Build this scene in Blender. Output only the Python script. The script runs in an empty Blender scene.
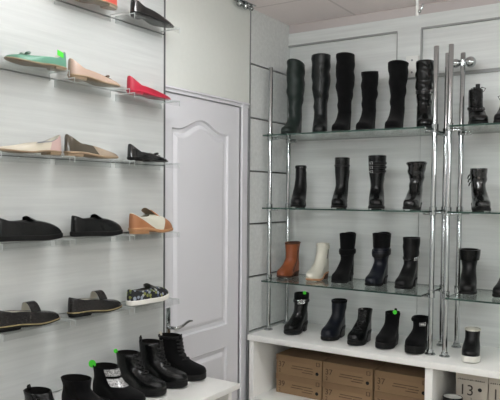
import bpy, bmesh, math, random
from mathutils import Vector, Matrix
random.seed(7)
PI = math.pi
scn = bpy.context.scene
COL = scn.collection

# ------------------------------------------------------------------ helpers
def tag(o, label=None, cat=None, group=None, kind=None):
    if label: o['label'] = label
    if cat: o['category'] = cat
    if group: o['group'] = group
    if kind: o['kind'] = kind
    return o

def empty(name, loc, rz=0.0):
    o = bpy.data.objects.new(name, None)
    o.empty_display_size = 0.05
    o.location = loc
    o.rotation_euler = (0, 0, rz)
    COL.objects.link(o)
    return o

def link(name, bm, mats, parent=None, smooth=True, angle=40):
    bmesh.ops.recalc_face_normals(bm, faces=bm.faces)
    me = bpy.data.meshes.new(name)
    bm.to_mesh(me); bm.free()
    if not isinstance(mats, (list, tuple)): mats = [mats]
    for m in mats: me.materials.append(m)
    if smooth:
        for p in me.polygons: p.use_smooth = True
        try: me.set_sharp_from_angle(angle=math.radians(angle))
        except Exception: pass
    o = bpy.data.objects.new(name, me)
    COL.objects.link(o)
    if parent is not None: o.parent = parent
    return o

def copy_tree(o, parent=None):
    c = o.copy(); COL.objects.link(c)
    if parent is not None: c.parent = parent
    for ch in list(o.children): copy_tree(ch, c)
    return c

def box(bm, x0, x1, y0, y1, z0, z1, bev=0.0, mat=0):
    vs = [bm.verts.new((x, y, z)) for z in (z0, z1) for y in (y0, y1) for x in (x0, x1)]
    fs = []
    for q in ((0,2,3,1),(4,5,7,6),(0,1,5,4),(2,6,7,3),(0,4,6,2),(1,3,7,5)):
        f = bm.faces.new([vs[i] for i in q]); f.material_index = mat; fs.append(f)
    if bev:
        es = list({e for f in fs for e in f.edges})
        bmesh.ops.bevel(bm, geom=es, offset=bev, segments=2, affect='EDGES', profile=0.5)
    return bm

def rings(bm, rs, cap0=False, cap1=False, closed=True, mat=0):
    vv = [[bm.verts.new(p) for p in r] for r in rs]
    n = len(vv[0])
    for a, b in zip(vv, vv[1:]):
        for i in range(n if closed else n - 1):
            j = (i + 1) % n
            try:
                f = bm.faces.new((a[i], a[j], b[j], b[i])); f.material_index = mat
            except ValueError: pass
    if cap0: f = bm.faces.new(list(reversed(vv[0]))); f.material_index = mat
    if cap1: f = bm.faces.new(vv[-1]); f.material_index = mat
    return vv

def tube(bm, pts, r, n=8, mat=0, cap=True):
    pts = [Vector(p) for p in pts]
    rs = []
    prev = None
    for i, p in enumerate(pts):
        d = (pts[min(i+1, len(pts)-1)] - pts[max(i-1, 0)]).normalized()
        if prev is None:
            a = d.cross(Vector((0,0,1)))
            if a.length < 1e-3: a = d.cross(Vector((1,0,0)))
            a.normalize()
        else:
            a = (prev - d * prev.dot(d)).normalized()
        prev = a
        b = d.cross(a)
        rr = r[i] if isinstance(r, (list, tuple)) else r
        rs.append([p + (a*math.cos(2*PI*k/n) + b*math.sin(2*PI*k/n))*rr for k in range(n)])
    rings(bm, rs, cap, cap, mat=mat)
    return bm

def lathe(bm, prof, cx=0, cy=0, n=24, mat=0):
    rs = [[(cx + r*math.cos(2*PI*k/n), cy + r*math.sin(2*PI*k/n), z) for k in range(n)] for r, z in prof]
    rings(bm, rs, True, True, mat=mat)
    return bm

def ball(bm, c, r, mat=0):
    bmesh.ops.create_uvsphere(bm, u_segments=18, v_segments=12, radius=r, matrix=Matrix.Translation(c))
    return bm

def S(a, b, x):
    x = min(1, max(0, (x - a)/(b - a)))
    return x*x*(3 - 2*x)

def lerp(a, b, t): return a + (b - a)*t

def pchip(keys):
    xs = [k[0] for k in keys]; ys = [k[1] for k in keys]; n = len(xs)
    h = [xs[i+1]-xs[i] for i in range(n-1)]
    d = [(ys[i+1]-ys[i])/h[i] for i in range(n-1)]
    m = [d[0]] + [0 if d[i-1]*d[i] <= 0 else 2*d[i-1]*d[i]/(d[i-1]+d[i]) for i in range(1, n-1)] + [d[-1]]
    def f(x):
        if x <= xs[0]: return ys[0]
        if x >= xs[-1]: return ys[-1]
        i = 0
        while x > xs[i+1]: i += 1
        t = (x-xs[i])/h[i]
        return ((1+2*t)*(1-t)**2*ys[i] + t*(1-t)**2*h[i]*m[i] + t*t*(3-2*t)*ys[i+1] + t*t*(t-1)*h[i]*m[i+1])
    return f

# ------------------------------------------------------------------ materials
def new_mat(name):
    m = bpy.data.materials.new(name); m.use_nodes = True
    nt = m.node_tree
    return m, nt, nt.nodes['Principled BSDF']

def setp(b, **k):
    for n, v in k.items():
        n = n.replace('_', ' ')
        if n in b.inputs: b.inputs[n].default_value = v

def srgb(r, g, b):
    f = lambda c: (c/12.92 if c <= .04045 else ((c+.055)/1.055)**2.4)
    return (f(r/255), f(g/255), f(b/255), 1)

def mat(name, col, rough=.5, metal=0, noise=0.0, scale=60, bump=0.0, bscale=None, coat=0, sheen=0, spec=.5, stretch=None):
    m, nt, b = new_mat(name)
    setp(b, Base_Color=col, Roughness=rough, Metallic=metal)
    b.inputs['Specular IOR Level'].default_value = spec
    if coat: b.inputs['Coat Weight'].default_value = coat; b.inputs['Coat Roughness'].default_value = .08
    if sheen: b.inputs['Sheen Weight'].default_value = sheen; b.inputs['Sheen Roughness'].default_value = .5
    if noise or bump:
        tc = nt.nodes.new('ShaderNodeTexCoord'); mp = nt.nodes.new('ShaderNodeMapping')
        nt.links.new(tc.outputs['Object'], mp.inputs['Vector'])
        if stretch: mp.inputs['Scale'].default_value = stretch
        nz = nt.nodes.new('ShaderNodeTexNoise'); nz.inputs['Scale'].default_value = scale; nz.inputs['Detail'].default_value = 5
        nt.links.new(mp.outputs[0], nz.inputs['Vector'])
        if noise:
            mx = nt.nodes.new('ShaderNodeMix'); mx.data_type = 'RGBA'
            mx.inputs['A'].default_value = tuple(c*(1-noise) for c in col[:3]) + (1,)
            mx.inputs['B'].default_value = tuple(min(1, c*(1+noise)) for c in col[:3]) + (1,)
            nt.links.new(nz.outputs['Fac'], mx.inputs['Factor'])
            nt.links.new(mx.outputs['Result'], b.inputs['Base Color'])
        if bump:
            n2 = nt.nodes.new('ShaderNodeTexNoise'); n2.inputs['Scale'].default_value = bscale or scale*3; n2.inputs['Detail'].default_value = 3
            nt.links.new(mp.outputs[0], n2.inputs['Vector'])
            bp = nt.nodes.new('ShaderNodeBump'); bp.inputs['Strength'].default_value = bump; bp.inputs['Distance'].default_value = .002
            nt.links.new(n2.outputs['Fac'], bp.inputs['Height']); nt.links.new(bp.outputs[0], b.inputs['Normal'])
    return m

def wall_mat(name, col, axis, lines=None):
    """white wood-grain laminate; grain runs along axis; optional dark horizontal seams (z0, pitch, half width)"""
    m, nt, b = new_mat(name)
    tc = nt.nodes.new('ShaderNodeTexCoord'); mp = nt.nodes.new('ShaderNodeMapping')
    nt.links.new(tc.outputs['Object'], mp.inputs['Vector'])
    mp.inputs['Scale'].default_value = {'x': (1.2, 30, 30), 'y': (30, 1.2, 30), 'z': (30, 30, 1.2)}[axis]
    nz = nt.nodes.new('ShaderNodeTexNoise'); nz.inputs['Scale'].default_value = 1.6; nz.inputs['Detail'].default_value = 6; nz.inputs['Roughness'].default_value = .6
    nt.links.new(mp.outputs[0], nz.inputs['Vector'])
    rp = nt.nodes.new('ShaderNodeValToRGB')
    rp.color_ramp.elements[0].position = .3; rp.color_ramp.elements[1].position = .7
    rp.color_ramp.elements[0].color = tuple(c*.90 for c in col[:3]) + (1,)
    rp.color_ramp.elements[1].color = tuple(min(1, c*1.06) for c in col[:3]) + (1,)
    nt.links.new(nz.outputs['Fac'], rp.inputs['Fac'])
    nt.links.new(rp.outputs['Color'], b.inputs['Base Color'])
    setp(b, Roughness=.45)
    return m

WALLC = srgb(208, 211, 209)
M = {}
M['wall_left'] = wall_mat('white_wood_laminate', WALLC, 'y')
M['wall_back'] = wall_mat('white_wood_laminate_back', srgb(218, 221, 219), 'x')
M['fascia'] = mat('pale_grey_green_board', srgb(220, 223, 217), .5, noise=.03, scale=40)
M['door'] = mat('white_door_paint', srgb(222, 222, 226), .4)
M['counter'] = mat('white_laminate', srgb(236, 236, 232), .35, noise=.02, scale=30)
M['plaster'] = mat('plaster', srgb(232, 232, 228), .8, noise=.03, scale=8)
M['floor'] = mat('floor_tile', srgb(206, 200, 192), .4, noise=.1, scale=6)
M['groove'] = mat('grey_groove', srgb(150, 152, 150), .5)
M['seam'] = mat('dark_seam', srgb(92, 94, 92), .5)
M['alu'] = mat('aluminium', srgb(150, 152, 152), .35, metal=.8)
M['alu_dark'] = mat('dark_aluminium', srgb(110, 112, 112), .4, metal=.6)
M['chrome'] = mat('chrome', (.47, .49, .495, 1), .13, metal=1)
M['cornice'] = mat('beige_cornice', srgb(196, 188, 186), .7)
M['white_plastic'] = mat('white_plastic', srgb(232, 232, 228), .4)
M['dark_gap'] = mat('black_gap', (.01, .01, .01, 1), .9)

def ceiling_mat():
    m, nt, b = new_mat('ceiling_tiles')
    tc = nt.nodes.new('ShaderNodeTexCoord'); sp = nt.nodes.new('ShaderNodeSeparateXYZ')
    nt.links.new(tc.outputs['Object'], sp.inputs[0])
    def line(out, off):
        a = nt.nodes.new('ShaderNodeMath'); a.operation = 'ADD'; a.inputs[1].default_value = off
        nt.links.new(sp.outputs[out], a.inputs[0])
        q = nt.nodes.new('ShaderNodeMath'); q.operation = 'PINGPONG'; q.inputs[1].default_value = .3
        nt.links.new(a.outputs[0], q.inputs[0])
        l = nt.nodes.new('ShaderNodeMath'); l.operation = 'LESS_THAN'; l.inputs[1].default_value = .007
        nt.links.new(q.outputs[0], l.inputs[0]); return l
    a = line('X', 1.56 + 6); c = line('Y', -3.08 + 6)
    mx = nt.nodes.new('ShaderNodeMath'); mx.operation = 'MAXIMUM'
    nt.links.new(a.outputs[0], mx.inputs[0]); nt.links.new(c.outputs[0], mx.inputs[1])
    nz = nt.nodes.new('ShaderNodeTexNoise'); nz.inputs['Scale'].default_value = 90
    nt.links.new(tc.outputs['Object'], nz.inputs['Vector'])
    mm = nt.nodes.new('ShaderNodeMix'); mm.data_type = 'RGBA'
    mm.inputs['A'].default_value = srgb(243, 232, 230); mm.inputs['B'].default_value = srgb(248, 238, 236)
    nt.links.new(nz.outputs['Fac'], mm.inputs['Factor'])
    m2 = nt.nodes.new('ShaderNodeMix'); m2.data_type = 'RGBA'; m2.inputs['B'].default_value = srgb(225, 214, 212)
    nt.links.new(mx.outputs[0], m2.inputs['Factor']); nt.links.new(mm.outputs['Result'], m2.inputs['A'])
    nt.links.new(m2.outputs['Result'], b.inputs['Base Color']); setp(b, Roughness=.85)
    return m
M['ceiling'] = ceiling_mat()

def glass_mat(name, tint, refl=.5, rough=.02):
    m = bpy.data.materials.new(name); m.use_nodes = True
    nt = m.node_tree; nt.nodes.clear()
    out = nt.nodes.new('ShaderNodeOutputMaterial'); mx = nt.nodes.new('ShaderNodeMixShader')
    tr = nt.nodes.new('ShaderNodeBsdfTransparent'); tr.inputs['Color'].default_value = tint
    gl = nt.nodes.new('ShaderNodeBsdfGlossy'); gl.inputs['Roughness'].default_value = rough
    gl.inputs['Color'].default_value = (.9, .92, .91, 1)
    lw = nt.nodes.new('ShaderNodeLayerWeight'); lw.inputs['Blend'].default_value = .5
    pw = nt.nodes.new('ShaderNodeMath'); pw.operation = 'POWER'; pw.inputs[1].default_value = 5.0
    ma = nt.nodes.new('ShaderNodeMath'); ma.operation = 'MULTIPLY_ADD'; ma.inputs[1].default_value = refl; ma.inputs[2].default_value = .035
    nt.links.new(lw.outputs['Facing'], pw.inputs[0]); nt.links.new(pw.outputs[0], ma.inputs[0])
    nt.links.new(ma.outputs[0], mx.inputs[0]); nt.links.new(tr.outputs[0], mx.inputs[1]); nt.links.new(gl.outputs[0], mx.inputs[2])
    nt.links.new(mx.outputs[0], out.inputs['Surface'])
    return m
M['glass'] = glass_mat('clear_shelf_glass', (.94, .965, .955, 1), refl=.93)
M['glass_edge'] = mat('green_glass_edge', srgb(48, 70, 63), .15, spec=.5)
M['acrylic'] = glass_mat('clear_acrylic', (.955, .96, .96, 1), refl=.35)
M['acrylic_edge'] = mat('acrylic_edge', srgb(214, 219, 218), .2, spec=.8)

M['black'] = mat('black_leather', srgb(14, 15, 15), .27, bump=.7, bscale=48, spec=.3)
M['black_soft'] = mat('soft_black_leather', srgb(13, 13, 14), .36, bump=.7, bscale=60, spec=.26)
M['suede'] = mat('black_suede', srgb(14, 14, 15), .95, noise=.3, scale=120, sheen=.06, spec=.08)
M['patent'] = mat('black_patent', srgb(10, 10, 11), .12, coat=.5, bump=.9, bscale=26)
M['patent_smooth'] = mat('smooth_black_patent', srgb(11, 11, 12), .12, coat=.5)
M['greygreen'] = mat('grey_green_leather', srgb(36, 45, 42), .4, noise=.3, scale=30, bump=.7, bscale=50, spec=.25)
M['charcoal'] = mat('charcoal_leather', srgb(24, 27, 27), .34, noise=.35, scale=30, bump=.9, bscale=50, spec=.3)
M['navy'] = mat('blue_black_leather', srgb(15, 18, 27), .3, noise=.25, scale=20, bump=.6, bscale=45, spec=.3)
M['brown'] = mat('russet_brown_leather', srgb(128, 66, 32), .42, noise=.16, scale=24, bump=.25)
M['brown_dark'] = mat('dark_brown_lining', srgb(66, 42, 30), .8)
M['cream'] = mat('cream_white_leather', srgb(206, 204, 190), .4, noise=.05, scale=20, bump=.2)
M['rubber'] = mat('black_rubber', srgb(15, 15, 15), .6, noise=.1, scale=80, spec=.25)
M['heel_black'] = mat('black_heel', srgb(13, 13, 13), .35, spec=.35)
M['lining_dark'] = mat('dark_lining', srgb(20, 19, 18), .95, spec=.1)
M['lining_grey'] = mat('grey_fleece_lining', srgb(120, 118, 112), .95, noise=.15, scale=200)
M['lining_pale'] = mat('pale_lining', srgb(206, 203, 190), .8)
M['lining_white'] = mat('white_lining', srgb(226, 226, 222), .8)
M['mint'] = mat('mint_green_leather', srgb(94, 146, 124), .4, noise=.08, scale=20)
M['grey_bow'] = mat('grey_green_bow', srgb(120, 140, 130), .5)
M['blush'] = mat('blush_beige_patent', srgb(184, 160, 145), .25, coat=.3)
M['red'] = mat('raspberry_red_leather', srgb(176, 34, 58), .4)
M['coral'] = mat('coral_leather', srgb(208, 84, 68), .45)
M['tan'] = mat('tan_leather', srgb(196, 126, 76), .42, noise=.12, scale=30)
M['tan_sole'] = mat('tan_sole', srgb(176, 130, 90), .5, noise=.08, scale=50)
M['beige_sole'] = mat('beige_sole', srgb(150, 128, 102), .6)
M['bronze'] = mat('bronze_metallic_leather', srgb(112, 96, 78), .18, metal=.5, coat=.4)
M['nude'] = mat('nude_beige_leather', srgb(196, 174, 150), .4)
M['pearl'] = mat('pearl_cream_leather', srgb(226, 216, 192), .35, noise=.04, scale=30)
M['pink_heel'] = mat('pale_pink_leather', srgb(214, 178, 172), .4)
M['slate_strap'] = mat('slate_blue_strap', srgb(126, 132, 138), .5)
M['gold'] = mat('pale_gold_trim', srgb(170, 154, 112), .3, metal=.4)
M['silver'] = mat('silver_metal', (.8, .8, .8, 1), .22, metal=1)
M['lace'] = mat('black_laces', srgb(20, 20, 20), .8)
M['sticker'] = mat('fluorescent_green_sticker', srgb(70, 214, 48), .6)
M['white_rubber'] = mat('white_rubber', srgb(232, 230, 222), .5)
M['kraft'] = mat('kraft_cardboard', srgb(146, 120, 90), .85, noise=.07, scale=14, stretch=(1, 1, 6))
M['kraft_lid'] = mat('kraft_lid', srgb(138, 112, 84), .85, noise=.07, scale=14)
M['greybox'] = mat('pale_grey_cardboard', srgb(196, 188, 176), .8, noise=.06, scale=14)
M['pinkbox'] = mat('pinkish_beige_cardboard', srgb(208, 184, 166), .8, noise=.05, scale=14)
M['ink'] = mat('faded_box_ink', srgb(84, 64, 46), .8)
M['ink_dark'] = mat('dark_box_ink', srgb(64, 58, 54), .8)

def snake_mat():
    m, nt, b = new_mat('dark_brown_snake_leather')
    tc = nt.nodes.new('ShaderNodeTexCoord')
    v = nt.nodes.new('ShaderNodeTexVoronoi'); v.inputs['Scale'].default_value = 120
    nt.links.new(tc.outputs['Object'], v.inputs['Vector'])
    r = nt.nodes.new('ShaderNodeValToRGB')
    r.color_ramp.elements[0].color = srgb(42, 38, 37); r.color_ramp.elements[1].color = srgb(15, 13, 13)
    r.color_ramp.elements[1].position = .6
    nt.links.new(v.outputs['Distance'], r.inputs['Fac']); nt.links.new(r.outputs[0], b.inputs['Base Color'])
    bp = nt.nodes.new('ShaderNodeBump'); bp.inputs['Strength'].default_value = .5; bp.inputs['Distance'].default_value = .002; bp.invert = True
    nt.links.new(v.outputs['Distance'], bp.inputs['Height']); nt.links.new(bp.outputs[0], b.inputs['Normal'])
    setp(b, Roughness=.25)
    return m
M['snake'] = snake_mat()

def floral_mat():
    m, nt, b = new_mat('floral_print_fabric')
    tc = nt.nodes.new('ShaderNodeTexCoord')
    v = nt.nodes.new('ShaderNodeTexVoronoi'); v.inputs['Scale'].default_value = 62
    nt.links.new(tc.outputs['Object'], v.inputs['Vector'])
    lt = nt.nodes.new('ShaderNodeMath'); lt.operation = 'LESS_THAN'; lt.inputs[1].default_value = .47
    nt.links.new(v.outputs['Distance'], lt.inputs[0])
    sp = nt.nodes.new('ShaderNodeSeparateColor'); nt.links.new(v.outputs['Color'], sp.inputs[0])
    r = nt.nodes.new('ShaderNodeValToRGB'); r.color_ramp.interpolation = 'CONSTANT'
    e = r.color_ramp.elements
    e[0].color = srgb(140, 148, 160); e[1].position = .3; e[1].color = srgb(124, 128, 66)
    e.new(.55).color = srgb(168, 170, 166); e.new(.75).color = srgb(80, 94, 60); e.new(.88).color = srgb(60, 72, 104)
    nt.links.new(sp.outputs[0], r.inputs['Fac'])
    mx = nt.nodes.new('ShaderNodeMix'); mx.data_type = 'RGBA'; mx.inputs['A'].default_value = srgb(26, 27, 30)
    nt.links.new(lt.outputs[0], mx.inputs['Factor']); nt.links.new(r.outputs[0], mx.inputs['B'])
    nt.links.new(mx.outputs['Result'], b.inputs['Base Color']); setp(b, Roughness=.8)
    return m
M['floral'] = floral_mat()

def glitter_mat():
    m, nt, b = new_mat('silver_glitter')
    tc = nt.nodes.new('ShaderNodeTexCoord')
    v = nt.nodes.new('ShaderNodeTexVoronoi'); v.inputs['Scale'].default_value = 330
    nt.links.new(tc.outputs['Object'], v.inputs['Vector'])
    sp = nt.nodes.new('ShaderNodeSeparateColor'); nt.links.new(v.outputs['Color'], sp.inputs[0])
    r = nt.nodes.new('ShaderNodeValToRGB')
    r.color_ramp.elements[0].color = srgb(70, 70, 72); r.color_ramp.elements[1].color = srgb(205, 205, 205)
    nt.links.new(sp.outputs[0], r.inputs['Fac']); nt.links.new(r.outputs[0], b.inputs['Base Color'])
    setp(b, Roughness=.35, Metallic=.4)
    return m
M['glitter'] = glitter_mat()

def two_tone(name, colA, colB, planes, rough=.4, metalA=0, coat=0):
    """leather in two colours: B where any a*x + b*z > c (shoe coordinates)"""
    m, nt, b = new_mat(name)
    tc = nt.nodes.new('ShaderNodeTexCoord'); sp = nt.nodes.new('ShaderNodeSeparateXYZ'); nt.links.new(tc.outputs['Object'], sp.inputs[0])
    prev = None
    for (a, c, k) in planes:
        q = nt.nodes.new('ShaderNodeMath'); q.operation = 'MULTIPLY_ADD'; q.inputs[1].default_value = a
        z = nt.nodes.new('ShaderNodeMath'); z.operation = 'MULTIPLY'; z.inputs[1].default_value = c
        nt.links.new(sp.outputs['Z'], z.inputs[0]); nt.links.new(sp.outputs['X'], q.inputs[0]); nt.links.new(z.outputs[0], q.inputs[2])
        g = nt.nodes.new('ShaderNodeMath'); g.operation = 'GREATER_THAN'; g.inputs[1].default_value = k; nt.links.new(q.outputs[0], g.inputs[0])
        if prev is None: prev = g
        else:
            x = nt.nodes.new('ShaderNodeMath'); x.operation = 'MAXIMUM'; nt.links.new(prev.outputs[0], x.inputs[0]); nt.links.new(g.outputs[0], x.inputs[1]); prev = x
    mx = nt.nodes.new('ShaderNodeMix'); mx.data_type = 'RGBA'; mx.inputs['A'].default_value = colA; mx.inputs['B'].default_value = colB
    nt.links.new(prev.outputs[0], mx.inputs['Factor']); nt.links.new(mx.outputs['Result'], b.inputs['Base Color'])
    setp(b, Roughness=rough)
    if coat: b.inputs['Coat Weight'].default_value = coat
    return m
# ------------------------------------------------------------------ footwear
NS = 36
def half_width(u, t, wh, wf, pt, ph=.62):
    w = lerp(wh, wf, S(.12, .68, u))
    w -= .006*math.exp(-((u-.42)/.13)**2)
    return w*abs(math.sin(t))**lerp(ph, pt, S(.35, .8, u))

class Boot:
    """boot built as stacked rings: toe towards local +X, heel at x = 0"""
    def __init__(s, root, L=.245, H=.2, wf=.044, wh=.033, hh=.03, ts=.012, spring=.006, pt=.62, th=.045,
                 shaft=(), amp=0, freq=130, wz=(.08, .3), top=None, vamp=1.0):
        s.root, s.L, s.H, s.wf, s.wh, s.hh, s.ts, s.spring, s.pt = root, L, H, wf, wh, hh, ts, spring, pt
        s.amp, s.freq, s.wz, s.top = amp, freq, wz, top
        z0 = shaft[0][0]
        s.xf = pchip([(0, .965*L), (.25*th, 1.0*L), (.6*th, .985*L), (.85*th, .94*L), (th, .88*L),
                      (th + .3*(z0-th), lerp(.88*L, shaft[0][1], .45*vamp)), (th + .62*(z0-th), lerp(.88*L, shaft[0][1], .80)),
                      ] + [(k[0], k[1]) for k in shaft])
        s.xb = pchip([(0, .012*L), (.02, 0), (.045, 0)] + [(k[0], k[2]) for k in shaft])
        s.ws = pchip([(0, wf), (.04, wh*1.12)] + [(k[0], k[3]) for k in shaft])
    def bed(s, u): return s.ts + s.hh*(1 - S(.28, .66, u)) + s.spring*S(.68, 1, u)
    def surf(s, t, z, off=0.0):
        z = min(z, s.H)
        u = (1 - math.cos(t))/2
        xf, xb = s.xf(z), s.xb(z)
        x = lerp(xb, xf, u)
        b = S(.025, .10, z)
        w = lerp(half_width(u, t, s.wh, s.wf, s.pt), abs(math.sin(t))*s.ws(z), b)
        y = w if math.sin(t) >= 0 else -w
        if s.amp:
            k = S(s.wz[0], s.wz[0] + .03, z)*(1 - S(s.wz[1] - .02, s.wz[1], z))
            off += s.amp*k*(math.sin(z*s.freq + 1.7*math.sin(t + .6)) + .5*math.sin(z*s.freq*1.7 + 2*math.cos(2*t)))
        xc = (xf + xb)/2
        d = Vector((x - xc, y, 0))
        if d.length > 1e-6: d.normalize()
        ub = x/s.L
        bz = s.bed(ub)
        zz = bz + z*(s.H - bz)/s.H
        if s.top: zz += s.top(u)*S(.55, 1, z/s.H)
        return Vector((x, y, zz)) + d*off
    def build(s, upper, sole, lining, heel=None, uh=.33, heel_taper=.88, depth=.07, shell_mat2=None, zsplit=None):
        T = [2*PI*k/NS for k in range(NS)]
        zs = [0, .006, .014, .022, .030, .038, .045, .051, .057, .063, .069, .076, .083, .091, .10]
        zs = [z for z in zs if z < s.H - .012]
        z = zs[-1]
        n = max(3, int((s.H - z)/.009 if s.amp else (s.H - z)/.014))
        zs += [z + (s.H - z)*(i+1)/n for i in range(n)]
        bm = bmesh.new()
        R = [[s.surf(t, z) for t in T] for z in zs]
        R.append([s.surf(t, s.H, -.0015) + Vector((0, 0, .0012)) for t in T])
        R.append([s.surf(t, s.H, -.0035) + Vector((0, 0, .0002)) for t in T])
        vv = rings(bm, R, cap0=True)
        up = link('upper', bm, upper if isinstance(upper, (list, tuple)) else [upper], s.root, angle=70)
        if zsplit:
            for p in up.data.polygons:
                c = p.center
                if zsplit(c): p.material_index = 1
        bm = bmesh.new()
        d = min(depth, s.H*.5)
        R = [[s.surf(t, s.H - d*k/4, -.0038 - .0006*k) for t in T] for k in range(5)]
        rings(bm, R, cap1=True)
        link('lining', bm, lining, s.root)
        # sole
        bm = bmesh.new()
        def out(off, zf): 
            r = []
            for t in T:
                p = s.surf(t, .004, off); u = p.x/s.L
                r.append((p.x, p.y, zf(min(1, max(0, u))))); 
            return r
        bot = lambda u: s.bed(u) - s.ts
        rings(bm, [out(-.003, lambda u: bot(u)), out(.0015, lambda u: bot(u) + .0025), out(.0035, lambda u: bot(u) + .4*s.ts),
                   out(.0035, lambda u: bot(u) + .8*s.ts), out(.004, lambda u: s.bed(u) + .001), out(.001, lambda u: s.bed(u) + .004)], True, True)
        link('sole', bm, sole, s.root, angle=35)
        if s.hh > .004:
            bm = bmesh.new()
            pts = []
            for t in T:
                p = s.surf(t, .004, .001)
                if p.x/s.L <= uh: pts.append((p.x, p.y))
            pts.sort(key=lambda q: math.atan2(q[1], q[0] - uh*s.L*.9))
            # keep order round the back of the heel
            pts.sort(key=lambda q: (q[1]))
            yy = sorted(pts, key=lambda q: q[1])
            cx = uh*s.L*.5
            def ringz(k, z): 
                return [(lerp(cx, q[0], k), q[1]*k, z(q[0]) if callable(z) else z) for q in yy]
            R = [ringz(heel_taper, 0.0), ringz(heel_taper, .004), ringz(lerp(heel_taper, 1, .4), s.hh*.5), ringz(1, lambda x: bot(x/s.L) + .001)]
            rings(bm, R, True, True)
            link('heel', bm, heel or sole, s.root, angle=35)
        return up
    # trimmings ---------------------------------------------------------
    def band(s, name, m, z0, z1, t0, t1, off=.0015, thick=.0028, dz=0.0, parent=None, n=20):
        """strap round the shaft from t0 to t1; dz lowers the front end"""
        bm = bmesh.new(); R = []
        for i in range(n + 1):
            t = lerp(t0, t1, i/n); sh = dz*(1 - math.cos(t))/2
            a, b = z0 - sh, z1 - sh
            mid = (a + b)/2
            R.append([s.surf(t, a, off), s.surf(t, a + .001, off + thick), s.surf(t, mid, off + thick*1.15), s.surf(t, b - .001, off + thick), s.surf(t, b, off)])
        rings(bm, R, True, True, closed=False)
        vsplit = None
        full = abs(abs(t1 - t0) - 2*PI) < 1e-3
        return link(name, bm, m, parent or s.root)
    def strip(s, name, m, t, z0, z1, w, off=.001, thick=.0015, parent=None, n=14):
        """vertical strip (zip, seam) at angle t"""
        bm = bmesh.new(); R = []
        for i in range(n + 1):
            z = lerp(z0, z1, i/n); a = s.surf(t, z)
            e = w/2/max(.02, s.ws(z))
            R.append([s.surf(t - e, z, off*.2), s.surf(t - e*.8, z, off + thick), s.surf(t + e*.8, z, off + thick), s.surf(t + e, z, off*.2)])
        rings(bm, R, True, True, closed=False)
        return link(name, bm, m, parent or s.root)
    def laces(s, z0, z1, n, spread=.5, m=None, bow=True, eyelets=None):
        bm = bmesh.new(); ey = []
        m = m or M['lace']
        zs = [lerp(z0, z1, i/(n-1)) for i in range(n)]
        for i, z in enumerate(zs):
            p = [s.surf(PI + spread*k, z, .004 + .002*(1 - abs(k))) for k in (-1, -.5, 0, .5, 1)]
            tube(bm, p, .0026, 6)
            if i + 1 < n:
                z2 = zs[i+1]
                for sg in (-1, 1):
                    tube(bm, [s.surf(PI + sg*spread*lerp(1, -1, f), lerp(z, z2, f), .0052) for f in (0, .25, .5, .75, 1)], .0023, 6)
            for sg in (-1, 1):
                c = s.surf(PI + sg*spread*1.06, z, .002)
                ey.append(c)
        if bow:
            c = s.surf(PI, zs[-1], .006)
            for sg in (-1, 1):
                tube(bm, [c, c + Vector((.012, sg*.018, .010)), c + Vector((.014, sg*.034, .004)), c + Vector((.012, sg*.026, -.010)), c + Vector((.004, 0, -.002))], .0022, 6)
                tube(bm, [c, c + Vector((.010, sg*.014, -.012)), c + Vector((.010, sg*.022, -.040))], .0022, 6)
        link('laces', bm, m, s.root)
        eb = bmesh.new(); ball(eb, Vector((0, 0, 0)), .0036)
        e0 = link('eyelet', eb, eyelets or M['heel_black'], s.root); e0.location = ey[0]
        for c in ey[1:]:
            e = e0.copy(); COL.objects.link(e); e.location = c
    def tongue(s, m, zt, w=.30, lift=.018):
        bm = bmesh.new(); R = []
        for i in range(8):
            f = i/7
            z = lerp(s.H*.55, s.H, f); up = Vector((.004*f, 0, lift*max(0, f-.5)*2))
            R.append([s.surf(PI + w*k, z, -.002 + .006*f*(1 if abs(k) < .9 else .6)) + up for k in (-1, -.6, 0, .6, 1)])
        R2 = [[p + Vector((-.004, 0, 0)) for p in r] for r in R]
        rings(bm, R + list(reversed(R2)), False, False, closed=False)
        link('tongue', bm, m, s.root)
    def loop(s, m, t=0, h=.022, w=.007, name='pull_tab'):
        bm = bmesh.new()
        a = s.surf(t, s.H - .012, .0015); b = s.surf(t, s.H, .002) ; c = s.surf(t, s.H - .01, -.006)
        mid = (b + s.surf(t, s.H, -.006))/2 + Vector((0, 0, h))
        side = Vector((0, 1, 0)) if abs(math.sin(t)) < .5 else Vector((1, 0, 0))
        path = [a, b + Vector((0, 0, h*.5)), mid, (c + Vector((0, 0, h*.8))), c]
        R = []
        for i, p in enumerate(path):
            d = (path[min(i+1, 4)] - path[max(i-1, 0)]).normalized(); nn = d.cross(side).normalized()*.0008
            R.append([p - side*w/2 + nn, p + side*w/2 + nn, p + side*w/2 - nn, p - side*w/2 - nn])
        rings(bm, R, True, True)
        return link(name, bm, m, s.root)
    def sticker(s, t=.3, r=.012, up=.008, m=None, face=None):
        """round price sticker clipped on the rim"""
        bm = bmesh.new()
        p = s.surf(t, s.H, .0015) + Vector((0, 0, up))
        xc = (s.xf(s.H) + s.xb(s.H))/2
        d = Vector(face) if face else Vector((p.x - xc, p.y, 0)).normalized()
        e = Vector((-d.y, d.x, 0))
        R = []
        for off in (-.0007, .0007):
            R.append([p + d*off + e*r*math.cos(2*PI*k/16) + Vector((0, 0, r*1.05*math.sin(2*PI*k/16))) for k in range(16)])
        rings(bm, R, True, True)
        o = link('price_sticker', bm, m or M['sticker'], s.root, angle=20)
        o['label'] = 'green price sticker'
        return o
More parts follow.
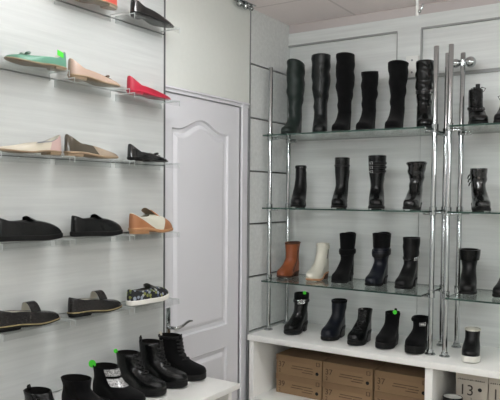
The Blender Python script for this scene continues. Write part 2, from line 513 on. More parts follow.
    def buckle(s, t, z, w=.022, h=.016, m=None, name='buckle'):
        bm = bmesh.new()
        e = w/2/max(.02, s.ws(z))
        c = [s.surf(t - e, z - h/2, .006), s.surf(t + e, z - h/2, .006), s.surf(t + e, z + h/2, .006), s.surf(t - e, z + h/2, .006)]
        tube(bm, c + [c[0]], .0022, 8, cap=False)
        tube(bm, [(c[0] + c[3])/2, (c[1] + c[2])/2], .0016, 6)
        return link(name, bm, m or M['silver'], s.root)
    def studs(s, t0, t1, z, n, r=.003, m=None, name='studs'):
        bm = bmesh.new()
        for i in range(n): ball(bm, s.surf(lerp(t0, t1, i/max(1, n-1)), z, .003), r)
        return link(name, bm, m or M['silver'], s.root)
    def fur(s, m, r=.011, name='cuff'):
        bm = bmesh.new(); R = []
        for j in range(9):
            a = 2*PI*j/8
            R.append([s.surf(2*PI*k/NS, s.H, .001 + r*.55*math.cos(a) + random.uniform(-.001, .001)) + Vector((0, 0, r*math.sin(a) - r*.3 + random.uniform(-.001, .001))) for k in range(NS)])
        rings(bm, R)
        return link(name, bm, m, s.root)

class Low:
    """low shoe: the base outline closes over the toe up to a foot opening"""
    def __init__(s, root, L=.25, wf=.040, wh=.030, hh=.008, ts=.005, spring=.004, pt=.8, x1=.62, wo=.026, zh=.05, zs=.032, zt=.03, n=2.0, x0=.012, heel_in=0.0):
        s.__dict__.update(locals()); s.zi = pchip([(0, zh), (.12, lerp(zh, zs, .42)), (.34, lerp(zh, zs, .98)), (.6, zs), (1, zt)])
        s.opening_x0 = x0 + heel_in
    def bed(s, u): return s.ts + s.hh*(1 - S(.26, .62, u)) + s.spring*S(.7, 1, u)
    def surf(s, t, v, off=0.0):
        u = (1 - math.cos(t))/2
        sg = 1 if math.sin(t) >= 0 else -1
        bx, by = u*s.L, half_width(u, t, s.wh, s.wf, s.pt)*sg
        ox = lerp(s.x0*s.L + s.heel_in, s.x1*s.L, u); oy = s.wo*abs(math.sin(t))**.8*sg
        oz = s.bed(ox/s.L) + s.zi(u)
        e = 2/s.n
        a = 1 - math.cos(v*PI/2)**e; b = math.sin(v*PI/2)**e if v > 0 else 0
        bz = s.bed(u)
        p = Vector((lerp(bx, ox, a), lerp(by, oy, a), lerp(bz, oz, b)))
        if off:
            d = Vector((p.x - s.L*.45, p.y*2.2, 0)).normalized()
            p = p + Vector((d.x, d.y, 0))*off*(1 - .7*v) + Vector((0, 0, off*v))
        return p
    def build(s, upper, sole, lining, heel=None, uh=.3, split=None, K=9, welt=.003, heel_taper=.93):
        T = [2*PI*k/NS for k in range(NS)]
        bm = bmesh.new()
        R = [[s.surf(t, k/K) for t in T] for k in range(K + 1)]
        c = Vector((s.L*.35, 0, 0))
        def inset(p, d, dz): 
            q = Vector((c.x - p.x, -p.y, 0)); q.normalize(); return p + q*d + Vector((0, 0, dz))
        R.append([inset(p, .0012, .001) for p in R[K]]); R.append([inset(p, .0028, 0) for p in R[K]])
        rings(bm, R, cap0=True)
        up = link('upper', bm, upper if isinstance(upper, (list, tuple)) else [upper], s.root, angle=60)
        if split:
            for p in up.data.polygons: p.material_index = split(p.center)
        bm = bmesh.new()
        L2 = []
        for k in (1.0, .85, .65, .45, .25):
            L2.append([inset(s.surf(t, k), .0035, -.0005) for t in T])
        rings(bm, L2, cap1=True)
        link('lining', bm, lining, s.root)
        bm = bmesh.new()
        bot = lambda u: s.bed(u) - s.ts
        def out(off, zf): return [(s.surf(t, 0, off).x, s.surf(t, 0, off).y, zf((1 - math.cos(t))/2)) for t in T]
        rings(bm, [out(-.004, lambda u: bot(u)), out(welt*.6, lambda u: bot(u) + min(.002, s.ts*.3)), out(welt, lambda u: bot(u) + .6*s.ts), out(welt, lambda u: s.bed(u)), out(0.0003, lambda u: s.bed(u) + .002)], True, True)
        link('sole', bm, sole, s.root, angle=35)
        if s.hh > .004:
            bm = bmesh.new()
            yy = sorted([(s.surf(t, 0).x, s.surf(t, 0).y) for t in T if s.surf(t, 0).x <= uh*s.L], key=lambda q: q[1])
            k0 = heel_taper; cx = uh*s.L*.45
            R = [[(lerp(cx, q[0], k), q[1]*k, 0.0 if w == 0 else (bot(q[0]/s.L) + .0005)*w) for q in yy] for k, w in ((k0, 0), (lerp(k0, 1, .3), .4), (1, 1))]
            rings(bm, R, True, True)
            link('heel', bm, heel or sole, s.root, angle=35)
        return up
    def bow(s, m, dx=-.004, size=.016, z=.003):
        c = s.surf(PI, .97) + Vector((dx + .006, 0, z))
        bm = bmesh.new()
        for sg in (-1, 1):
            R = []
            for i in range(5):
                f = i/4; r = size*(.16 + .42*math.sin(f*PI*.75))
                cc = c + Vector((0, sg*size*1.2*f, .002 + .005*f))
                R.append([cc + Vector((r*math.cos(2*PI*k/10), 0, .45*r*math.sin(2*PI*k/10))) for k in range(10)])
            rings(bm, R, True, True)
        for sg in (-1, 1):
            tube(bm, [c, c + Vector((size*.7, sg*size*.4, .003)), c + Vector((size*1.3, sg*size*.9, -.003))], .0016, 6)
        ball(bm, c + Vector((0, 0, .003)), size*.22)
        return link('bow', bm, m, s.root)
    def strap(s, m, u=.62, w=.018, h=.03, lining=None):
        """strap arching over the instep from one side of the opening to the other"""
        t = math.acos(1 - 2*u)
        a = s.surf(t, .92); b = s.surf(-t, .92)
        for nm, mm, inn in (('strap', m, 0), ('strap_lining', lining, .0016)):
            if mm is None: continue
            bm = bmesh.new(); R = []
            for i in range(15):
                f = i/14; g = 2*f - 1
                y = lerp(a.y, b.y, f)
                z = lerp(a.z, b.z, f) + (h - inn)*(1 - abs(g)**2.6)
                wv = w*(1 + .2*abs(g)); th = .0016
                x = a.x - .008*(1 - g*g)
                R.append([(x - wv/2, y, z), (x + wv/2, y, z), (x + wv/2, y, z + th), (x - wv/2, y, z + th)])
            rings(bm, R, True, True)
            link(nm, bm, mm, s.root)
    def sticker(s, t=.5, r=.011, up=.006):
        p = s.surf(t, 1) + Vector((0, 0, up))
        d = Vector((0, 1 if math.sin(t) > 0 else -1, 0)); e = Vector((1, 0, 0))
        bm = bmesh.new(); R = []
        for off in (.0005, .0017):
            R.append([p + d*off + e*(r*x) + Vector((0, 0, r*(z + .28*x))) for x, z in ((-1, -.6), (1, -.6), (1, .8), (-1, .8))])
        rings(bm, R, True, True)
        o = link('price_sticker', bm, M['sticker'], s.root, angle=20)
        o['label'] = 'green price sticker'
        return o

# ------------------------------------------------------------------ room shell
def struct(name, bm, m, smooth=False):
    return tag(link(name, bm, m, None, smooth), kind='structure')

XL, YB, ZC = -2.0, 3.512, 2.595
XR, YF = 2.4, -2.2
bm = bmesh.new(); box(bm, XL-.25, XR+.1, YF-.1, YB+.1, -.1, 0); struct('floor', bm, M['floor'])
bm = bmesh.new(); box(bm, XL-.25, XR+.1, YF-.1, YB+.1, ZC, ZC+.1); struct('ceiling', bm, M['ceiling'])
bm = bmesh.new(); box(bm, XR, XR+.1, YF, YB, 0, ZC); struct('wall_right', bm, M['plaster'])
bm = bmesh.new(); box(bm, XL-.1, XR, YF-.1, YF, 0, ZC); struct('wall_front', bm, M['plaster'])

# left wall: shoe panelling, fascia over the door, seamed panelling beyond the door
SL = [2.293, 1.988, 1.683, 1.378, 1.073, .768, .463, .158]
bm = bmesh.new()
zz = [ZC] + SL + [0]
for a, b in zip(zz, zz[1:]): box(bm, XL-.02, XL, YF, 2.326, b + (.0025 if b > 0 else 0), a - (.0025 if a < ZC else 0))
struct('wall_left', bm, M['wall_left'])
bm = bmesh.new(); box(bm, XL-.16, XL-.02, YF, 2.326, 0, ZC)
struct('wall_left_core', bm, M['seam'])
bm = bmesh.new(); box(bm, XL-.022, XL+.0035, 2.3265, 2.3345, 0, ZC)
struct('trim_1', bm, M['alu_dark'])
bm = bmesh.new(); box(bm, XL-.16, XL, 2.335, 3.06, 2.064, ZC)
struct('wall_left_over_door', bm, M['fascia'])
bm = bmesh.new(); box(bm, XL-.02, XL+.004, 3.0605, 3.0675, 0, ZC)
struct('trim_2', bm, M['alu'])
SB = [2.288, 1.986, 1.684, 1.382, 1.078, .763, .46, .158]
bm = bmesh.new(); zz = [ZC] + SB + [0]
for a, b in zip(zz, zz[1:]): box(bm, XL-.02, XL, 3.070, YB + .02, b + (.005 if b > 0 else 0), a - (.005 if a < ZC else 0))
struct('wall_left_beyond_door', bm, M['wall_back'])
bm = bmesh.new(); box(bm, XL-.16, XL-.0205, 3.068, YB + .1, 0, ZC)
struct('wall_left_backing', bm, M['seam'])
# door, its casing and the lintel strip
def casing():
    bm = bmesh.new()
    for (a, b, d) in ((2.990, 3.060, -.004), (2.990, 3.020, .006)):
        box(bm, XL-.12, XL + d - .004, a, b, 0, 2.060, .002)
    box(bm, XL-.12, XL-.004, 2.335, 3.060, 2.036, 2.0625, .002)
    box(bm, XL-.12, XL+.004, 2.335, 3.060, 2.052, 2.0628, .002)
    return bm
struct('trim_3', casing(), M['door'])
# jamb stop inside
bm = bmesh.new(); box(bm, XL-.12, XL-.03, 2.22, 2.325, 0, 2.03); 

def door():
    X = XL - .016
    root = empty('door_1', (X, 2.25, 0)); tag(root, kind='structure')
    y0, y1, z0, z1 = 2.337, 2.987, .006, 2.033
    def outline(a, b, zb, zt, arch, ins, n=24):
        """panel outline with an arched top, inset by ins"""
        a += ins; b -= ins; zb += ins
        pts = [(a, zb), (b, zb)]
        for i in range(n + 1):
            f = i/n; y = lerp(b, a, f)
            g = math.sin(PI*f)
            sh = S(.10, .5, f) if f < .5 else S(.10, .5, 1 - f)
            pts.append((y, zt + arch*sh - ins))
        return pts
    bm = bmesh.new()
    panels = [outline(2.405, 2.880, .835, 1.872, .056, 0), outline(2.405, 2.880, .12, .712, 0, 0)]
    box(bm, -.04, -.0145, y0-2.25, y1-2.25, z0, z1)
    # face: explicit quads round the two panel openings, then the stepped mouldings
    def loop(pts, x): return [bm.verts.new((x, y-2.25, z)) for y, z in pts]
    A, B = 2.405, 2.880
    up, lo = (A, B, .835, 1.872, .056), (A, B, .12, .712, 0)
    def q(ya, yb, za, zb): bm.faces.new([bm.verts.new((0, y-2.25, z)) for y, z in ((ya, za), (yb, za), (yb, zb), (ya, zb))])
    q(y0, A, z0, z1); q(B, y1, z0, z1); q(A, B, z0, .12); q(A, B, .712, .835)
    top = outline(*up, 0)[2:]
    for (ya, za), (yb, zb) in zip(top, top[1:]):
        bm.faces.new([bm.verts.new((0, y-2.25, z)) for y, z in ((ya, za), (yb, zb), (yb, z1), (ya, z1))])
    box(bm, -.02, -.0, y0-2.25-.0001, y0-2.25+.001, z0, z1)
    for args in (up, lo):
        prev = loop(outline(*args, 0), 0.0)
        for ins, x in ((.007, -.011), (.026, -.013), (.044, -.003), (.050, -.002)):
            cur = loop(outline(*args, ins), x)
            n = len(cur)
            for i in range(n): bm.faces.new((prev[i], prev[(i+1) % n], cur[(i+1) % n], cur[i]))
            prev = cur
        bm.faces.new(prev)
    link('door_leaf', bm, M['door'], root, smooth=False)
    bm = bmesh.new()
    box(bm, .0, .006, 2.362-2.25, 2.392-2.25, .83, 1.0, .0025)
    h = link('handle_plate', bm, M['chrome'], root)
    bm = bmesh.new()
    c = Vector((.006, 2.376-2.25, .905))
    tube(bm, [c, c + Vector((.012, 0, 0)), c + Vector((.045, 0, 0)), c + Vector((.052, .012, .001)), c + Vector((.052, .045, .006)), c + Vector((.052, .072, .016)), c + Vector((.050, .098, .021)), c + Vector((.048, .122, .018))],
         [.009, .009, .009, .0085, .0075, .007, .0065, .005], 12)
    link('door_handle', bm, M['chrome'], root)
bm.free()
door()

# back wall: plain panelling with a seam, framed flat boxes above it
bm = bmesh.new()
Y0 = YB
box(bm, XL, -1.1655, Y0, Y0+.06, 0, ZC)
box(bm, -1.1625, XR, Y0, Y0+.06, 0, ZC)
struct('wall_back', bm, M['wall_back'])
bm = bmesh.new(); box(bm, -1.1655, -1.1625, Y0+.006, Y0+.02, 0, 2.2); struct('trim_4', bm, M['seam'])
bm = bmesh.new(); box(bm, XL, XR, Y0-.012, Y0, 2.541, ZC, .003); struct('trim_5', bm, M['cornice'])
# raised frame rails above: top rail, stile between the two fields, bottom rail
bm = bmesh.new()
F0 = Y0 - .016
box(bm, XL, XR, F0, Y0, 2.470, 2.541)
box(bm, -1.300, -1.166, F0, Y0, 2.205, 2.470)
box(bm, -.30, -.17, F0, Y0, 2.205, 2.470)
struct('trim_6', bm, M['wall_back'])
bm = bmesh.new()
box(bm, XL, -1.300, F0-.001, Y0, 2.461, 2.470)
box(bm, -1.166, -.30, F0-.001, Y0, 2.462, 2.471)
box(bm, -1.168, -1.160, F0-.001, Y0, 2.212, 2.462)
box(bm, -1.304, -1.298, F0-.001, Y0, 2.212, 2.462)
box(bm, -1.24, XR, F0-.001, Y0, 2.196, 2.213)
struct('trim_7', bm, M['groove'])

# wall plate
root = empty('wall_plate', (-1.208, YB, 2.262))
tag(root, 'small white wall plate with two screws, behind the wrinkled knee boot', 'wall plate')
bm = bmesh.new(); box(bm, -.036, .036, -.034, -.0165, -.058, .058, .004); link('cover', bm, M['white_plastic'], root)
for z in (-.033, .033):
    bm = bmesh.new(); bmesh.ops.create_cone(bm, cap_ends=True, segments=14, radius1=.006, radius2=.005, depth=.003, matrix=Matrix.Translation((0, -.035, z)) @ Matrix.Rotation(PI/2, 4, 'X'))
    link('screw', bm, M['alu'], root)

# rod hanging from the ceiling
root = empty('hanging_rod', (-1.056, 3.1, ZC)); tag(root, 'thin white rod hanging from the ceiling with a small chrome hook', 'rod')
bm = bmesh.new(); lathe(bm, [(.0, 0), (.018, 0), (.018, -.006), (.0075, -.008), (.0075, -.168), (.004, -.17)], n=16); link('rod', bm, M['white_plastic'], root)
bm = bmesh.new(); tube(bm, [(.006, 0, -.15), (.02, -.004, -.146), (.028, -.004, -.130), (.03, -.004, -.118)], .0045, 8); ball(bm, Vector((.012, 0, -.15)), .009); link('hook', bm, M['chrome'], root)

# chrome bracket where ceiling and fascia meet
root = empty('ceiling_bracket', (XL+.03, 2.97, ZC)); tag(root, 'small chrome bracket of joined balls under the ceiling edge above the door', 'bracket')
bm = bmesh.new(); box(bm, -.022, .022, -.09, .075, -.004, 0, .001); link('mounting_plate', bm, M['chrome'], root)
for y in (-.06, .0, .055):
    bm = bmesh.new(); ball(bm, Vector((0, y, -.018)), .014 if y > .05 else .018); link('ball', bm, M['chrome'], root)
bm = bmesh.new(); tube(bm, [(0, -.06, -.018), (0, .055, -.018)], .008, 10); link('bar', bm, M['chrome'], root)

# ------------------------------------------------------------------ white cabinet along the back wall
CT, CY = .76, 3.016
root = empty('cabinet', (-.6, CY, 0)); tag(root, 'white open-fronted low cabinet holding shoe boxes under the glass shelves', 'cabinet')
ox, oy = -.6, CY
def cab(name, x0, x1, y0, y1, z0, z1, m='counter'):
    b = bmesh.new(); box(b, x0-ox, x1-ox, y0-oy, y1-oy, z0, z1, .0015); return link(name, b, M[m], root, angle=30)
CX0, CX1 = -1.966, .3
cab('side_panel', CX0, CX0+.03, CY+.012, 3.50, 0, CT-.032)
cab('side_panel', CX1-.03, CX1, CY+.012, 3.50, 0, CT-.032)
cab('partition', -.957, -.920, CY+.012, 3.48, .40, CT-.032)
cab('lower_partition', -.957, -.920, CY+.012, 3.48, 0, .37)
cab('shelf_board', CX0+.03, CX1-.03, CY+.012, 3.48, .37, .40)
cab('back_panel', CX0+.03, CX1-.03, 3.4805, 3.50, .0, CT-.032)
b = bmesh.new(); box(b, -1.971, CX1+.01, CY, 3.508, CT-.032, CT, .002)
tag(link('countertop', b, M['counter'], None, angle=30), 'long white countertop under the chrome poles and glass shelves', 'countertop')

# ------------------------------------------------------------------ white bench along the left wall
BX, BY, BZ = -1.56, 2.33, .718
root = empty('bench', (-1.78, 1.2, 0)); tag(root, 'white bench shelf below the left wall of shoes, black boots on top', 'bench')
ox, oy = -1.78, 1.2
cab('bench_top', -1.995, BX, .2, BY, BZ-.024, BZ)
cab('side_panel', -1.995, BX-.03, BY-.045, BY-.02, 0, BZ-.024)
cab('side_panel', -1.995, BX-.03, .22, .245, 0, BZ-.024)
cab('shelf_board', -1.995, BX-.03, .245, BY-.045, .38, .40)
cab('back_panel', -1.998, -1.985, .245, BY-.045, .40, BZ-.024)

# ------------------------------------------------------------------ chrome poles
GZ = [1.885, 1.478, 1.066]         # tops of the glass shelves
GT = .008
PT = 2.282
def pole(x, y, sx, sy, label, top=PT):
    r = empty('chrome_pole', (x, y, CT))
    tag(r, label, 'pole', 'chrome poles of the glass shelves')
    b = bmesh.new(); lathe(b, [(.0125, .006), (.0125, top-CT-.002), (.0115, top-CT)], n=20); link('tube', b, M['chrome'], r)
    b = bmesh.new(); lathe(b, [(.026, 0), (.026, .004), (.022, .008), (.0165, .010), (.0165, .022), (.0128, .024)], n=24); link('base_flange', b, M['chrome'], r)
    for z in GZ:
        b = bmesh.new()
        zz = z - CT
        lathe(b, [(.0128, -.022), (.0175, -.020), (.0175, .018), (.0128, .020)], n=20)
        d = Vector((sx, sy, 0)).normalized()
        tube(b, [d*.014 + Vector((0, 0, zz-.0145)) - Vector((0,0,zz)), d*.045 + Vector((0, 0, -.0145))], .0062, 10)
        ball(b, d*.047 + Vector((0, 0, -.0145)), .0062)
        for v in b.verts: v.co.z += zz
        link('shelf_clamp', b, M['chrome'], r)
    return r
pole(-1.945, 3.20, 1, .2, 'chrome pole at the front left, nearest the white door')
pole(-1.950, 3.425, 1, 0, 'chrome pole in the left back corner against the back wall')
pole(-.975, 3.16, -1, .1, 'leftmost chrome pole of the cluster in the middle of the shelves')
pole(-.985, 3.385, -1, 0, 'chrome pole mostly hidden behind the front poles of the middle cluster', 2.292)
pole(-.903, 3.16, 1, .1, 'front right chrome pole of the middle cluster, nearest the camera')
rear = pole(-.909, 3.395, 1, 0, 'rear right chrome pole of the middle cluster with chrome balls at its top', 2.286)
pole(.165, 3.16, -1, .1, 'front chrome pole at the far right end of the shelves')
pole(.165, 3.395, -1, 0, 'rear chrome pole at the far right end of the shelves')
# chrome balls tying the rear poles
b = bmesh.new(); tube(b, [(-.05, 0, 2.235-CT), (.036, 0, 2.235-CT)], .0065, 12); link('connector_bar', b, M['chrome'], rear)
for x, q in ((-.036, .023), (.038, .028)):
    b = bmesh.new(); ball(b, Vector((x, -.004, 2.235-CT)), q); link('connector_ball', b, M['chrome'], rear)
b = bmesh.new(); lathe(b, [(.0128, 2.219-CT), (.018, 2.221-CT), (.018, 2.249-CT), (.0128, 2.251-CT)], n=20); link('collar', b, M['chrome'], rear)
# ------------------------------------------------------------------ glass shelves
def glass(x0, x1, z, label):
    b = bmesh.new(); box(b, x0, x1, 3.07, 3.475, z-GT, z)
    o = link('glass_shelf', b, [M['glass'], M['glass_edge']], None, smooth=False)
    for p in o.data.polygons:
        if abs(p.normal.z) < .5: p.material_index = 1
    tag(o, label, 'glass shelf', 'glass shelves')
for z, w in zip(GZ, ('top', 'middle', 'lowest')):
    glass(-1.916, -.998, z, '%s clear glass shelf of the left unit, a row of boots on it' % w)
    glass(-.880, .14, z, '%s clear glass shelf of the right unit, cut by the picture edge' % w)

# ------------------------------------------------------------------ acrylic shoe shelves on the left wall
RZ = [2.303, 1.998, 1.690, 1.376, 1.066]
CYS = [(1.365, 1.66), (1.685, 1.98), (2.010, 2.305)]
DZ = {(1, 0): .010, (1, 1): -.012, (1, 2): -.024}
def acrylic(y0, y1, z, label):
    d, t = .115, .004
    b = bmesh.new()
    prof = [(0.0005, -.030), (t, -.030), (t, -t), (d - t, -t), (d - t, -.024), (d, -.024), (d, 0), (.0005, 0)]
    rings(b, [[(XL + x, y, z + h) for x, h in prof] for y in (y0, y1)], True, True)
    o = link('acrylic_shelf', b, [M['acrylic'], M['acrylic_edge']], None, smooth=False)
    for p in o.data.polygons:
        if abs(p.normal.y) > .5: p.material_index = 1
    tag(o, label, 'shelf', 'clear acrylic shoe shelves on the left wall')
rown = ['top row', 'second row', 'third row', 'fourth row', 'lowest row']
under = [['coral shoe beyond the picture edge', 'coral shoe', 'black patent flat'], ['mint green flat', 'blush beige flat', 'raspberry red flat'],
         ['pearl cream slingback', 'bronze and nude flat', 'black bow flat'], ['black loafer', 'black slip-on', 'white and tan brogue'],
         ['brown strap shoe', 'black strap shoe', 'floral sneaker']]
for i, z in enumerate(RZ):
    for j, (a, c) in enumerate(CYS):
        if i == 0 and j == 0: continue
        acrylic(a, c, z + DZ.get((i, j), 0), 'clear acrylic wall shelf under the %s in the %s' % (under[i][j], rown[i]))

# ------------------------------------------------------------------ shoes on the left wall
def shoe(name, row, y, label, toe_right=True, x=-1.938, L=.25, cat='shoe', rz=0.0):
    z = RZ[row] + DZ.get((row, 0 if y < 1.64 or (not toe_right and y < 1.8) else 1 if y < 1.97 or not toe_right else 2), 0) + .0006
    y += .052
    rr = (PI/2 if toe_right else -PI/2) + rz
    r = empty(name, (x, y, z), rr)
    tag(r, label, cat, 'shoes on the left wall')
    return r
# top row
r = shoe('pump', 0, 1.90, 'coral shoe on an acrylic shelf at the top edge of the photo', False, L=.25)
s = Low(r, L=.25, pt=.9, zh=.05, zs=.035, zt=.028, x1=.66); s.build(M['coral'], M['beige_sole'], M['lining_pale'])
r = shoe('ballet_flat', 0, 1.985, 'black patent pointed flat alone on the top acrylic shelf', x=-1.93)
s = Low(r, L=.268, wf=.038, pt=.95, zh=.060, zs=.030, zt=.022, x1=.68, hh=.010, n=1.8, wo=.025); s.build(M['patent_smooth'], M['heel_black'], M['lining_dark'])
# second row
r = shoe('ballet_flat', 1, 1.632, 'mint green flat with a grey bow and a green price sticker', False)
s = Low(r, L=.262, pt=.9, zh=.060, zs=.026, zt=.024, x1=.66, n=2.1); s.build(M['mint'], M['beige_sole'], M['lining_pale']); s.bow(M['grey_bow'], size=.018); s.sticker(1.0, .014, .010)
r = shoe('ballet_flat', 1, 1.652, 'blush beige patent flat with a small bow, next to the mint green one')
s = Low(r, L=.262, pt=.8, zh=.060, zs=.026, zt=.022, x1=.68, n=2.1, hh=.012, ts=.006); s.build(M['blush'], M['beige_sole'], M['lining_pale']); s.bow(M['bronze'], size=.018)
r = shoe('ballet_flat', 1, 1.972, 'raspberry red pointed flat near the door frame')
s = Low(r, L=.270, wf=.036, pt=.95, zh=.060, zs=.024, zt=.020, x1=.66, n=2.1, hh=.010); s.build(M['red'], M['red'], M['lining_pale'])
# third row
r = shoe('slingback_shoe', 2, 1.606, 'pearl cream low shoe with a pale pink heel and slate strap', False)
s = Low(r, L=.270, pt=1.0, zh=.062, zs=.032, zt=.020, x1=.70, n=2.0, hh=.010)
s.build(two_tone('cream_and_pink_leather', srgb(206, 198, 180), srgb(194, 166, 160), [(-1, -.35, -.075)]), M['beige_sole'], M['lining_pale'])
bm = bmesh.new()
for sg in (1,-1):
    R = []
    for i in range(9):
        v = i/8; p = s.surf(sg*lerp(.75, 1.7, v), lerp(.80, .55, v), .002); q = s.surf(sg*lerp(.75, 1.7, v), lerp(.98, .73, v), .002)
        d = Vector((0, .0014*sg, 0)); R.append([p, q, q + d, p + d])
    rings(bm, R, True, True)
link('strap', bm, M['slate_strap'], r)
r = shoe('ballet_flat', 2, 1.632, 'shiny bronze and nude beige flat in the middle of the third row')
s = Low(r, L=.272, pt=.85, zh=.066, zs=.032, zt=.024, x1=.66, n=2.1, hh=.010, ts=.008)
s.build(two_tone('bronze_and_nude_leather', srgb(78, 70, 58), srgb(166, 150, 132), [(1, .9, .155)], rough=.16, coat=.6), M['beige_sole'], M['lining_pale'])
r = shoe('ballet_flat', 2, 1.976, 'black patent flat with a black toe bow, beside the white door')
s = Low(r, L=.242, pt=.75, zh=.058, zs=.026, zt=.024, x1=.62, n=2.0); s.build(M['patent_smooth'], M['heel_black'], M['lining_dark']); s.bow(M['patent_smooth'], size=.020)
# fourth row
def slipon(r, L, zt, label=None, ton=True, gm='black'):
    s = Low(r, L=L, wf=.044, wh=.034, pt=.6, zh=.064, zs=.050, zt=.056, x1=.47, wo=.027, hh=.004, ts=.018, n=1.85, spring=.004)
    s.build(M[gm], M['rubber'], M['lining_grey'], welt=.004)
    bm = bmesh.new(); R = []
    for i in range(7):
        f = i/6; R.append([Vector((lerp(.45, .60, f)*L, y*(.026 - .006*f), s.bed(.5) + lerp(.066, .050, f) - .010*abs(y)**2 + .006)) for y in (-1, -.5, 0, .5, 1)])
    R2 = [[p - Vector((0, 0, .006)) for p in q] for q in R]
    rings(bm, R + R2[::-1], closed=False)
    link('vamp_flap', bm, M[gm], r)
    return s
r = shoe('loafer', 3, 1.325, 'black thick-soled leather loafer at the left edge of the photo', x=-1.936)
slipon(r, .275, .06)
r = shoe('loafer', 3, 1.662, 'black thick-soled leather slip-on left of the white and tan brogue', x=-1.936)
slipon(r, .255, .06, gm='black')
r = shoe('brogue', 3, 1.982, 'white and tan two-tone lace-up brogue on a wall shelf', x=-1.934)
s = Low(r, L=.262, wf=.042, wh=.034, pt=.62, zh=.066, zs=.048, zt=.066, x1=.45, wo=.026, hh=.012, ts=.012, n=1.85)
s.build(two_tone('white_and_tan_leather', srgb(206, 204, 190), srgb(158, 106, 70), [(-1, -1.8, -.160), (1, -.5, .164)]), M['tan_sole'], M['lining_pale'], heel=M['tan_sole'], uh=.40, welt=.004)
bm = bmesh.new(); R = []
for i in range(8):
    f = i/7; R.append([Vector((lerp(.092, .168, f), y*.022, lerp(.112, .070, f) - .008*y*y)) for y in (-1, -.5, 0, .5, 1)])
rings(bm, R + [[p - Vector((.003, 0, .006)) for p in q] for q in R][::-1], closed=False)
link('tongue', bm, M['beige_sole'], r)
bm = bmesh.new()
for i in range(4):
    f = (i + .5)/4; x = lerp(.118, .164, f); z = lerp(.102, .078, f)
    tube(bm, [(x, -.024, z-.010), (x, -.012, z-.001), (x, 0, z + .002), (x, .012, z-.001), (x, .024, z-.010)], .0022, 6)
link('laces', bm, M['tan'], r)
# lowest row
def mary(r, L, gm):
    s = Low(r, L=L, wf=.042, wh=.033, pt=.62, zh=.060, zs=.044, zt=.036, x1=.74, wo=.030, hh=.010, ts=.008, n=2.2)
    s.build(M[gm], M['rubber'], M['lining_pale'], uh=.38, welt=.003)
    T = [2*PI*k/NS for k in range(NS)]
    bm = bmesh.new()
    rings(bm, [[s.surf(t, 0, .0042) + Vector((0, 0, dz)) for t in T] for dz in (-.001, .0025)] + [[s.surf(t, 0, .0015) + Vector((0, 0, .003)) for t in T]])
    o = link('welt', bm, M['gold'], r); o['label'] = 'pale gold welt'
    s.strap(M[gm], u=.72, w=.036, h=.036, lining=M['lining_pale'])
    return s
r = shoe('strap_shoe', 4, 1.312, 'dark brown scaly strap shoe with gold welt at the left photo edge', x=-1.936); mary(r, .275, 'snake')
r = shoe('strap_shoe', 4, 1.645, 'black scaly strap shoe with gold welt, left of the floral sneaker', x=-1.936); mary(r, .272, 'snake')
r = shoe('sneaker', 4, 1.972, 'floral print slip-on sneaker with a thick white sole', x=-1.936)
s = Low(r, L=.245, wf=.043, wh=.034, pt=.6, zh=.050, zs=.040, zt=.046, x1=.56, wo=.028, hh=0, ts=.02, n=2.3, spring=.006)
s.build(M['floral'], M['white_rubber'], M['lining_grey'], welt=.004)
bm = bmesh.new(); R = []
for i in range(6):
    f = i/5; R.append([Vector((lerp(.118, .17, f), y*.026, lerp(.086, .066, f) - .010*y*y)) for y in (-1, -.5, 0, .5, 1)])
rings(bm, R + [[p - Vector((0, 0, .006)) for p in q] for q in R][::-1], closed=False)
link('tongue', bm, M['lining_grey'], r)

# ------------------------------------------------------------------ boots on the back shelves
def place(name, x, ys, zbase, label, group, L, xs, rz=0.0, cat='boot'):
    """toe points at the room (-Y); x, ys = where the middle of the shaft stands, xs = its local x"""
    a = -PI/2 + rz
    r = empty(name, (x - math.cos(a)*xs, ys - math.sin(a)*xs, zbase + .0006), a)
    tag(r, label, cat, group)
    return r
def shaft_keys(L, H, ank=.11, df=.55, dw=.036, calf=None, topd=None, topw=.05, lean=0.0):
    """list of (z, front x, back x, half width)"""
    xa = df*L
    k = [(ank, xa, .03*L, dw)]
    if calf: k.append(calf)
    k.append((H, topd[0], topd[1], topw))
    return k
G1 = 'tall boots on the top glass shelf'; G2 = 'boots on the middle glass shelf'; G3 = 'boots on the lowest glass shelf'; G4 = 'ankle boots on the white countertop'
Z1, Z2, Z3, Z4 = GZ[0], GZ[1], GZ[2], CT
# --- top shelf
def tall(name, x, H, label, m, topd=(.135, -.005), topw=.054, calf=None, L=.225, rz=0.2, amp=.0022, freq=62, sole='rubber', top=None, y=3.35, **kw):
    xs = (topd[0] + topd[1])/2
    r = place(name, x, y, Z1, label, G1, L, xs, rz)
    calf = calf or (H*.62, .128, -.004, .050)
    b = Boot(r, L=L, H=H, hh=.02, ts=.010, shaft=[(.115, .118, .010, .037), (.17, .116, .012, .038), calf, (H, topd[0], topd[1], topw)], amp=amp, freq=freq, wz=(.1, H), top=top, **kw)
    b.build(M[m], M[sole], M['lining_dark'], heel=M['heel_black'])
    return b
b = tall('knee_boot', -1.868, .435, 'dark grey-green knee-high boot at the left end of the top shelf', 'greygreen', top=lambda u: .018*(u - .5)*2, y=3.355, topw=.05, rz=.12)
b.strip('zip', M['charcoal'], PI/2, .03, .36, .008)
b = tall('knee_boot', -1.700, .463, 'tall charcoal leather knee boot, second from left on the top shelf', 'charcoal', topw=.055, rz=.45)
b.strip('zip', M['heel_black'], PI/2, .03, .36, .008); b.strip('front_seam', M['black'], PI, .14, .40, .004)
b = tall('knee_boot', -1.548, .452, 'tall matte black suede boot with a small pale tab at its rim', 'suede', topw=.050, rz=.15, sole='heel_black')
b.strip('rim_tab', M['lining_pale'], 1.2, .415, .448, .007)
